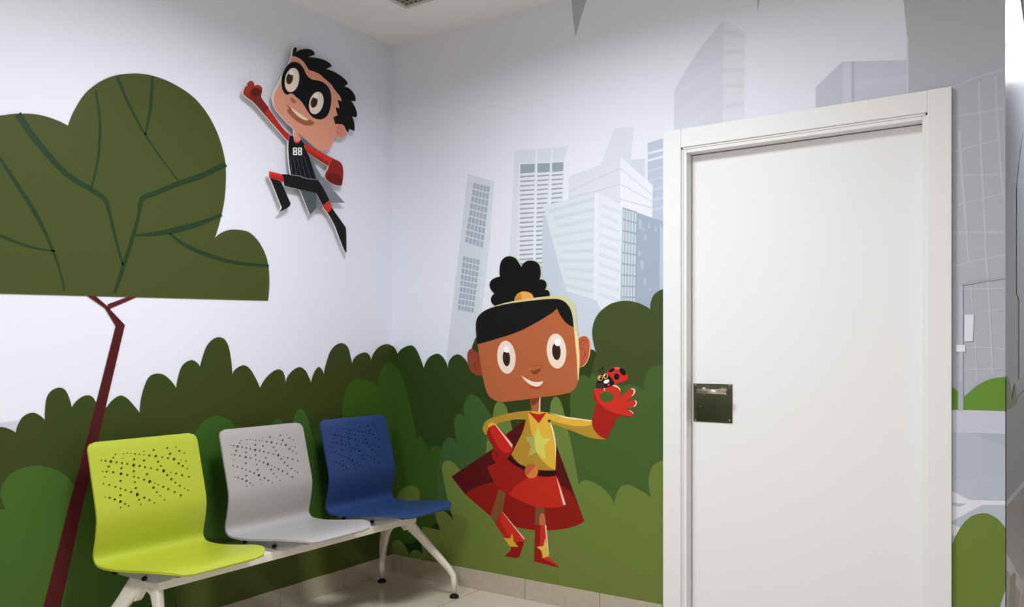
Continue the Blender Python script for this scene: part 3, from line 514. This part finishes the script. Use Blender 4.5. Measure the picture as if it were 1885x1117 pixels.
bh = bp('head', [(curve(A, '600,150* 560,262 515,335 470,425 425,515 415,560 440,650 530,765 640,870 750,960 850,1043 905,1053 945,1035 985,960 1000,900 1020,800* 1050,640* 1040,540* 900,380* 720,220*'), (222, 152, 128)), (curve(A, '600,150* 560,262 515,335 470,425 425,515 415,560 435,635* 428,560 440,515 530,335'), (234, 196, 170))], 4)
slab('hair', [(curve(A, '598,168* 606,110 618,90 632,88 641,98 634,130* 680,108 740,101 788,115 809,148 800,160* 745,178* 820,184 900,205 950,235 967,262 950,272* 918,290* 1000,320 1075,370 1115,415 1110,435* 1085,452* 1130,470 1170,510 1192,560 1188,592* 1150,588* 1188,650 1205,705 1198,740* 1158,735* 1180,800 1180,868* 1130,850* 1122,886* 1092,845 1080,815 1040,803 1000,806* 982,740* 1022,722* 1000,648* 1040,655* 1020,578* 1062,590* 1040,540 1000,490 960,430 900,380 850,335 755,300* 735,268 700,218 650,182'), (15, 14, 10))], FR+.0045, BK, bh)
slab('mask', [(curve(A, '620,222 665,237 705,285 738,350 780,385 835,396 890,415 940,465 963,535 960,620 935,710 895,750 850,760 790,740 745,690 715,640 680,590 630,545 600,520 575,520 550,530 515,500 498,430 505,350 535,280 575,235'), (11, 11, 14))], FR+.0046, FR+.0030, bh)
for cx, cy, rx, ry, r, px, py, hx, hy in ((597, 392, 66, 115, 10, 574, 380, 592, 322), (824, 607, 65, 107, 14, 803, 600, 822, 540)):
    e = slab('eye', [(ell(A, cx, cy, rx, ry, r), (236, 220, 204)), (ell(A, px, py, 31, 52, r), (56, 34, 26)), (ell(A, hx, hy, 22, 24, r), (246, 246, 250))], FR+.0052, FR+.0045, bh)
slab('nose', [(ell(A, 605, 583, 36, 18, 42), (172, 116, 84))], FR+.0042, FR+.0030, bh)
slab('mouth', [(curve(A, '538,612* 580,648 660,702 760,760 800,785 798,803 760,818 690,805 610,752 560,700 552,670 570,668*'), (160, 96, 66)), (curve(A, '580,645* 620,670 690,720 755,762* 735,770 690,755 630,710'), (240, 222, 196))], FR+.0042, FR+.0030, bh)
for u, v in ((600, 190), (550, 290), (555, 340)):
    q = onX(u, v, .01); bm = bmesh.new(); cyl(bm, (.0005, q.y, q.z), (BK, q.y, q.z), .012); link('wall_spacer', bm, mat((210, 210, 210), .6), boy)

# ------------------------------------------------------------------ the beam seating
PROF = [(.084, .852), (.094, .832), (.104, .800), (.122, .730), (.146, .640), (.155, .598), (.155, .565), (.147, .515), (.136, .470), (.136, .447), (.152, .430), (.185, .424), (.260, .426), (.360, .437), (.450, .449), (.515, .453), (.552, .449), (.575, .437)]
SW = .443
def prof_curve(n=64):
    L = [0]
    for a, b in zip(PROF, PROF[1:]): L.append(L[-1]+math.hypot(b[0]-a[0], b[1]-a[1]))
    out = []
    for k in range(n+1):
        # denser near both ends
        t = .5-.5*math.cos(math.pi*k/n); s = L[-1]*(.35*t+.65*k/n)
        i = max(j for j in range(len(L)) if L[j] <= s+1e-9); i = min(i, len(PROF)-2)
        f = (s-L[i])/(L[i+1]-L[i]); p0, p1, p2, p3 = PROF[max(i-1, 0)], PROF[i], PROF[i+1], PROF[min(i+2, len(PROF)-1)]
        out.append((s, *(.5*(2*p1[c]+(p2[c]-p0[c])*f+(2*p0[c]-5*p1[c]+4*p2[c]-p3[c])*f*f+(3*p1[c]-p0[c]-3*p2[c]+p3[c])*f**3) for c in range(2))))
    return out, L[-1]
HOLES = '38,348,8 98,357,12 172,368,18 250,378,13 326,388,13 398,400,12 487,418,19 567,428,14 643,442,14 722,459,12 810,478,13 898,496,20 233,268,9 206,312,11 142,436,14 346,258,8 396,250,8 448,256,7 502,262,11 564,266,9 622,225,8 622,272,8 334,321,7 492,336,14 628,353,14 700,284,14 788,294,18 877,308,12 957,320,13 1040,334,19 1132,347,8 1200,360,10 759,210,14 945,182,13 984,260,16 1062,168,9 1112,222,14 1178,250,10 820,370,14 856,427,12 1102,392,16 1158,428,14 1220,460,11 58,500,8 115,503,12 206,514,14 313,535,17 398,550,13 319,459,14 90,578,8 305,632,14 487,500,14 490,573,12 552,590,12 628,614,14 707,642,20 670,540,14 500,648,12 516,730,14 947,553,15 1002,610,16 1057,657,13 1118,700,14 1180,735,9 1228,760,10 990,516,9 1066,532,14 1148,553,15 1242,574,13 772,661,9 823,684,10 890,714,14 961,745,14 1046,785,14 1131,830,15 70,670,9 151,688,11 234,714,12 304,735,11 374,758,12 450,785,14 536,820,20 631,862,15 701,896,14 768,930,10 758,725,16 801,786,12 848,835,10 906,890,10 304,828,14 558,888,12 580,950,9 95,852,8 155,862,13 228,886,14 306,915,17 366,946,12 414,974,10 306,992,9'
def xback(z):
    for a, b in zip(PROF, PROF[1:]):
        if b[1] <= z <= a[1]: return a[0]+(b[0]-a[0])*(a[1]-z)/(a[1]-b[1])
    return .12
def seat_mesh():
    rows, LT = prof_curve(); NY = 30; bm = bmesh.new(); G = []
    for s, x, z in rows:
        r = .032; d = s; hw = SW/2
        if d < r: hw -= r-math.sqrt(max(0, r*r-(r-d)**2))
        e = LT-s; rf = .150; rw = .100                 # rounded, slightly bowed front edge
        if e < rf: hw -= rw*(1-math.sqrt(max(0, 1-((rf-e)/rf)**2.6)))
        hw = max(hw, .05)
        row = []
        for j in range(NY+1):
            t = -1+2*j/NY; y = hw*t
            dish = .004*(1-t*t) if s > .55 else 0
            row.append(bm.verts.new((x, y, z-dish*min(1, (LT-s)/.08))))
        G.append(row)
    for a, b in zip(G, G[1:]):
        for j in range(NY): bm.faces.new((a[j], a[j+1], b[j+1], b[j]))
    bmesh.ops.recalc_face_normals(bm, faces=bm.faces)
    me = bpy.data.meshes.new('seat_base'); bm.to_mesh(me); bm.free()
    o = bpy.data.objects.new('seat_base', me); COL.objects.link(o)
    m = o.modifiers.new('s', 'SOLIDIFY'); m.thickness = .008; m.offset = 0
    cb = bmesh.new(); cy = -1.4785
    for w in HOLES.split():
        u, v, r = (float(q) for q in w.split(',')); u, v = 180+u/7.444, 800+v/7.444
        p = onX(u, v, .115)
        for _ in range(4): p = onX(u, v, xback(p.z))
        rr = r/7.444*.00212*1.25
        cyl(cb, (p.x-.03, p.y-cy, p.z+.004), (p.x+.03, p.y-cy, p.z-.004), rr, n=8)
    cm = bpy.data.meshes.new('cutter'); cb.to_mesh(cm); cb.free(); co = bpy.data.objects.new('cutter', cm); COL.objects.link(co)
    b = o.modifiers.new('b', 'BOOLEAN'); b.object = co; b.operation = 'DIFFERENCE'; b.solver = 'EXACT'
    dg_ = bpy.context.evaluated_depsgraph_get(); out = bpy.data.meshes.new_from_object(o.evaluated_get(dg_))
    bpy.data.objects.remove(o); bpy.data.objects.remove(co); bpy.data.meshes.remove(cm)
    out.name = 'seat'
    bb = bmesh.new(); bb.from_mesh(out)
    for e in bb.edges:
        if len(e.link_faces) == 2 and e.calc_face_angle(0) > .6: e.smooth = False
    for f in bb.faces: f.smooth = True
    bb.to_mesh(out); bb.free()
    return out
bench = thing('beam_seating', (.33, -.93, 0), 'white steel beam with lime, grey and blue moulded seats along the left wall', 'waiting seats')
SM = seat_mesh()
for y, c, l in ((-1.4785, (174, 186, 50), 'lime green perforated plastic seat'), (-.9285, (172, 169, 168), 'light grey perforated plastic seat'), (-.3785, (41, 67, 118), 'dark blue perforated plastic seat')):
    me = SM.copy(); me.materials.clear(); me.materials.append(mat(c, .38, .45))
    so = bpy.data.objects.new('seat', me); COL.objects.link(so); so.parent = bench; so.location = Vector((0, y, 0))-wloc(bench); so['label'] = l
    bm = bmesh.new()
    pr = [(.160, .416), (.175, .404), (.205, .397), (.44, .3985), (.555, .434), (.545, .4425), (.50, .4415), (.45, .4395), (.36, .429), (.26, .4175), (.185, .4145)]
    prism(bm, pr, 'y', y-.180, y+.180)
    br = link('seat_bracket', bm, mat((160, 161, 163), .45, .4), bench); br['label'] = 'grey moulded bracket under the seat'
    for x, z in ((.215, .405), (.392, .411)):
        for q in (-1, 1):
            bm = bmesh.new(); yy = y+q*.185; cyl(bm, (x, yy, z), (x, yy+q*.010, z), .0085, .007, 14); cyl(bm, (x, yy+q*.009, z), (x, yy+q*.013, z), .0045, n=6)
            o = link('bolt', bm, mat((16, 16, 17), .5), bench); o.parent = br; o.location = (0, 0, 0)
WS = mat((232, 226, 214), .35, .45)
bm = bmesh.new(); box(bm, (.300, -1.625, .362), (.412, -.283, .3965), 0, .004); link('beam', bm, WS, bench)
def loft(bm, P, wd, th):
    """tapering flat bar through points P lying near a plane y=const; wd widths in the x-z plane, th thicknesses along y"""
    rings = []
    for i, p in enumerate(P):
        a, b = P[max(i-1, 0)], P[min(i+1, len(P)-1)]; d = (Vector(b)-Vector(a)).normalized()
        n = d.cross(Vector((0, 1, 0))).normalized(); y = n.cross(d).normalized(); w, t = wd[i]/2, th[i]/2; ring = []
        for k in range(12):
            an = 2*math.pi*(k+.5)/12; ca, sa = math.cos(an), math.sin(an)
            ring.append(bm.verts.new(Vector(p)+n*w*math.copysign(abs(ca)**.5, ca)+y*t*math.copysign(abs(sa)**.5, sa)))
        rings.append(ring)
    for a, b in zip(rings, rings[1:]):
        for k in range(12): bm.faces.new((a[k], a[(k+1) % 12], b[(k+1) % 12], b[k]))
    bm.faces.new(rings[0][::-1]); bm.faces.new(rings[-1])
for ye, yf in ((-1.603, -1.700), (-.300, -.173)):
    f = lambda t: ye+(yf-ye)*t
    bm = bmesh.new()
    loft(bm, [(.345, f(-.02), .388), (.372, f(.06), .352), (.415, f(.25), .298), (.478, f(.6), .212), (.530, f(.93), .135), (.547, yf, .105), (.552, yf, .080), (.553, yf, .022)], [.075, .060, .042, .034, .028, .025, .024, .024], [.028, .028, .027, .026, .025, .024, .024, .024])
    fl_ = link('leg', bm, WS, bench, True)
    bm = bmesh.new()
    loft(bm, [(.275, f(-.02), .388), (.243, f(.06), .350), (.200, f(.25), .290), (.143, f(.6), .205), (.100, f(.93), .130), (.090, yf, .105), (.088, yf, .080), (.088, yf, .022)], [.085, .072, .056, .042, .030, .025, .024, .024], [.028, .028, .027, .026, .025, .024, .024, .024])
    rl = link('leg', bm, WS, bench, True)
    bm = bmesh.new(); prism(bm, [(.238, .396), (.394, .396), (.386, .358), (.372, .332), (.358, .320), (.347, .332), (.328, .343), (.303, .343), (.282, .331), (.264, .308), (.250, .296), (.228, .312)], 'y', ye-.0125, ye+.0125); link('leg_plate', bm, WS, bench)
    for x, par in ((.553, fl_), (.088, rl)):
        bm = bmesh.new(); cyl(bm, (x, yf, 0), (x, yf, .009), .0225, .0215, 24); cyl(bm, (x, yf, .009), (x, yf, .016), .020, .011, 24); cyl(bm, (x, yf, .016), (x, yf, .028), .0105, n=18)
        o = link('foot', bm, mat((14, 14, 14), .5), bench); o.parent = par; o.location = (0, 0, 0); o['label'] = 'black levelling foot'
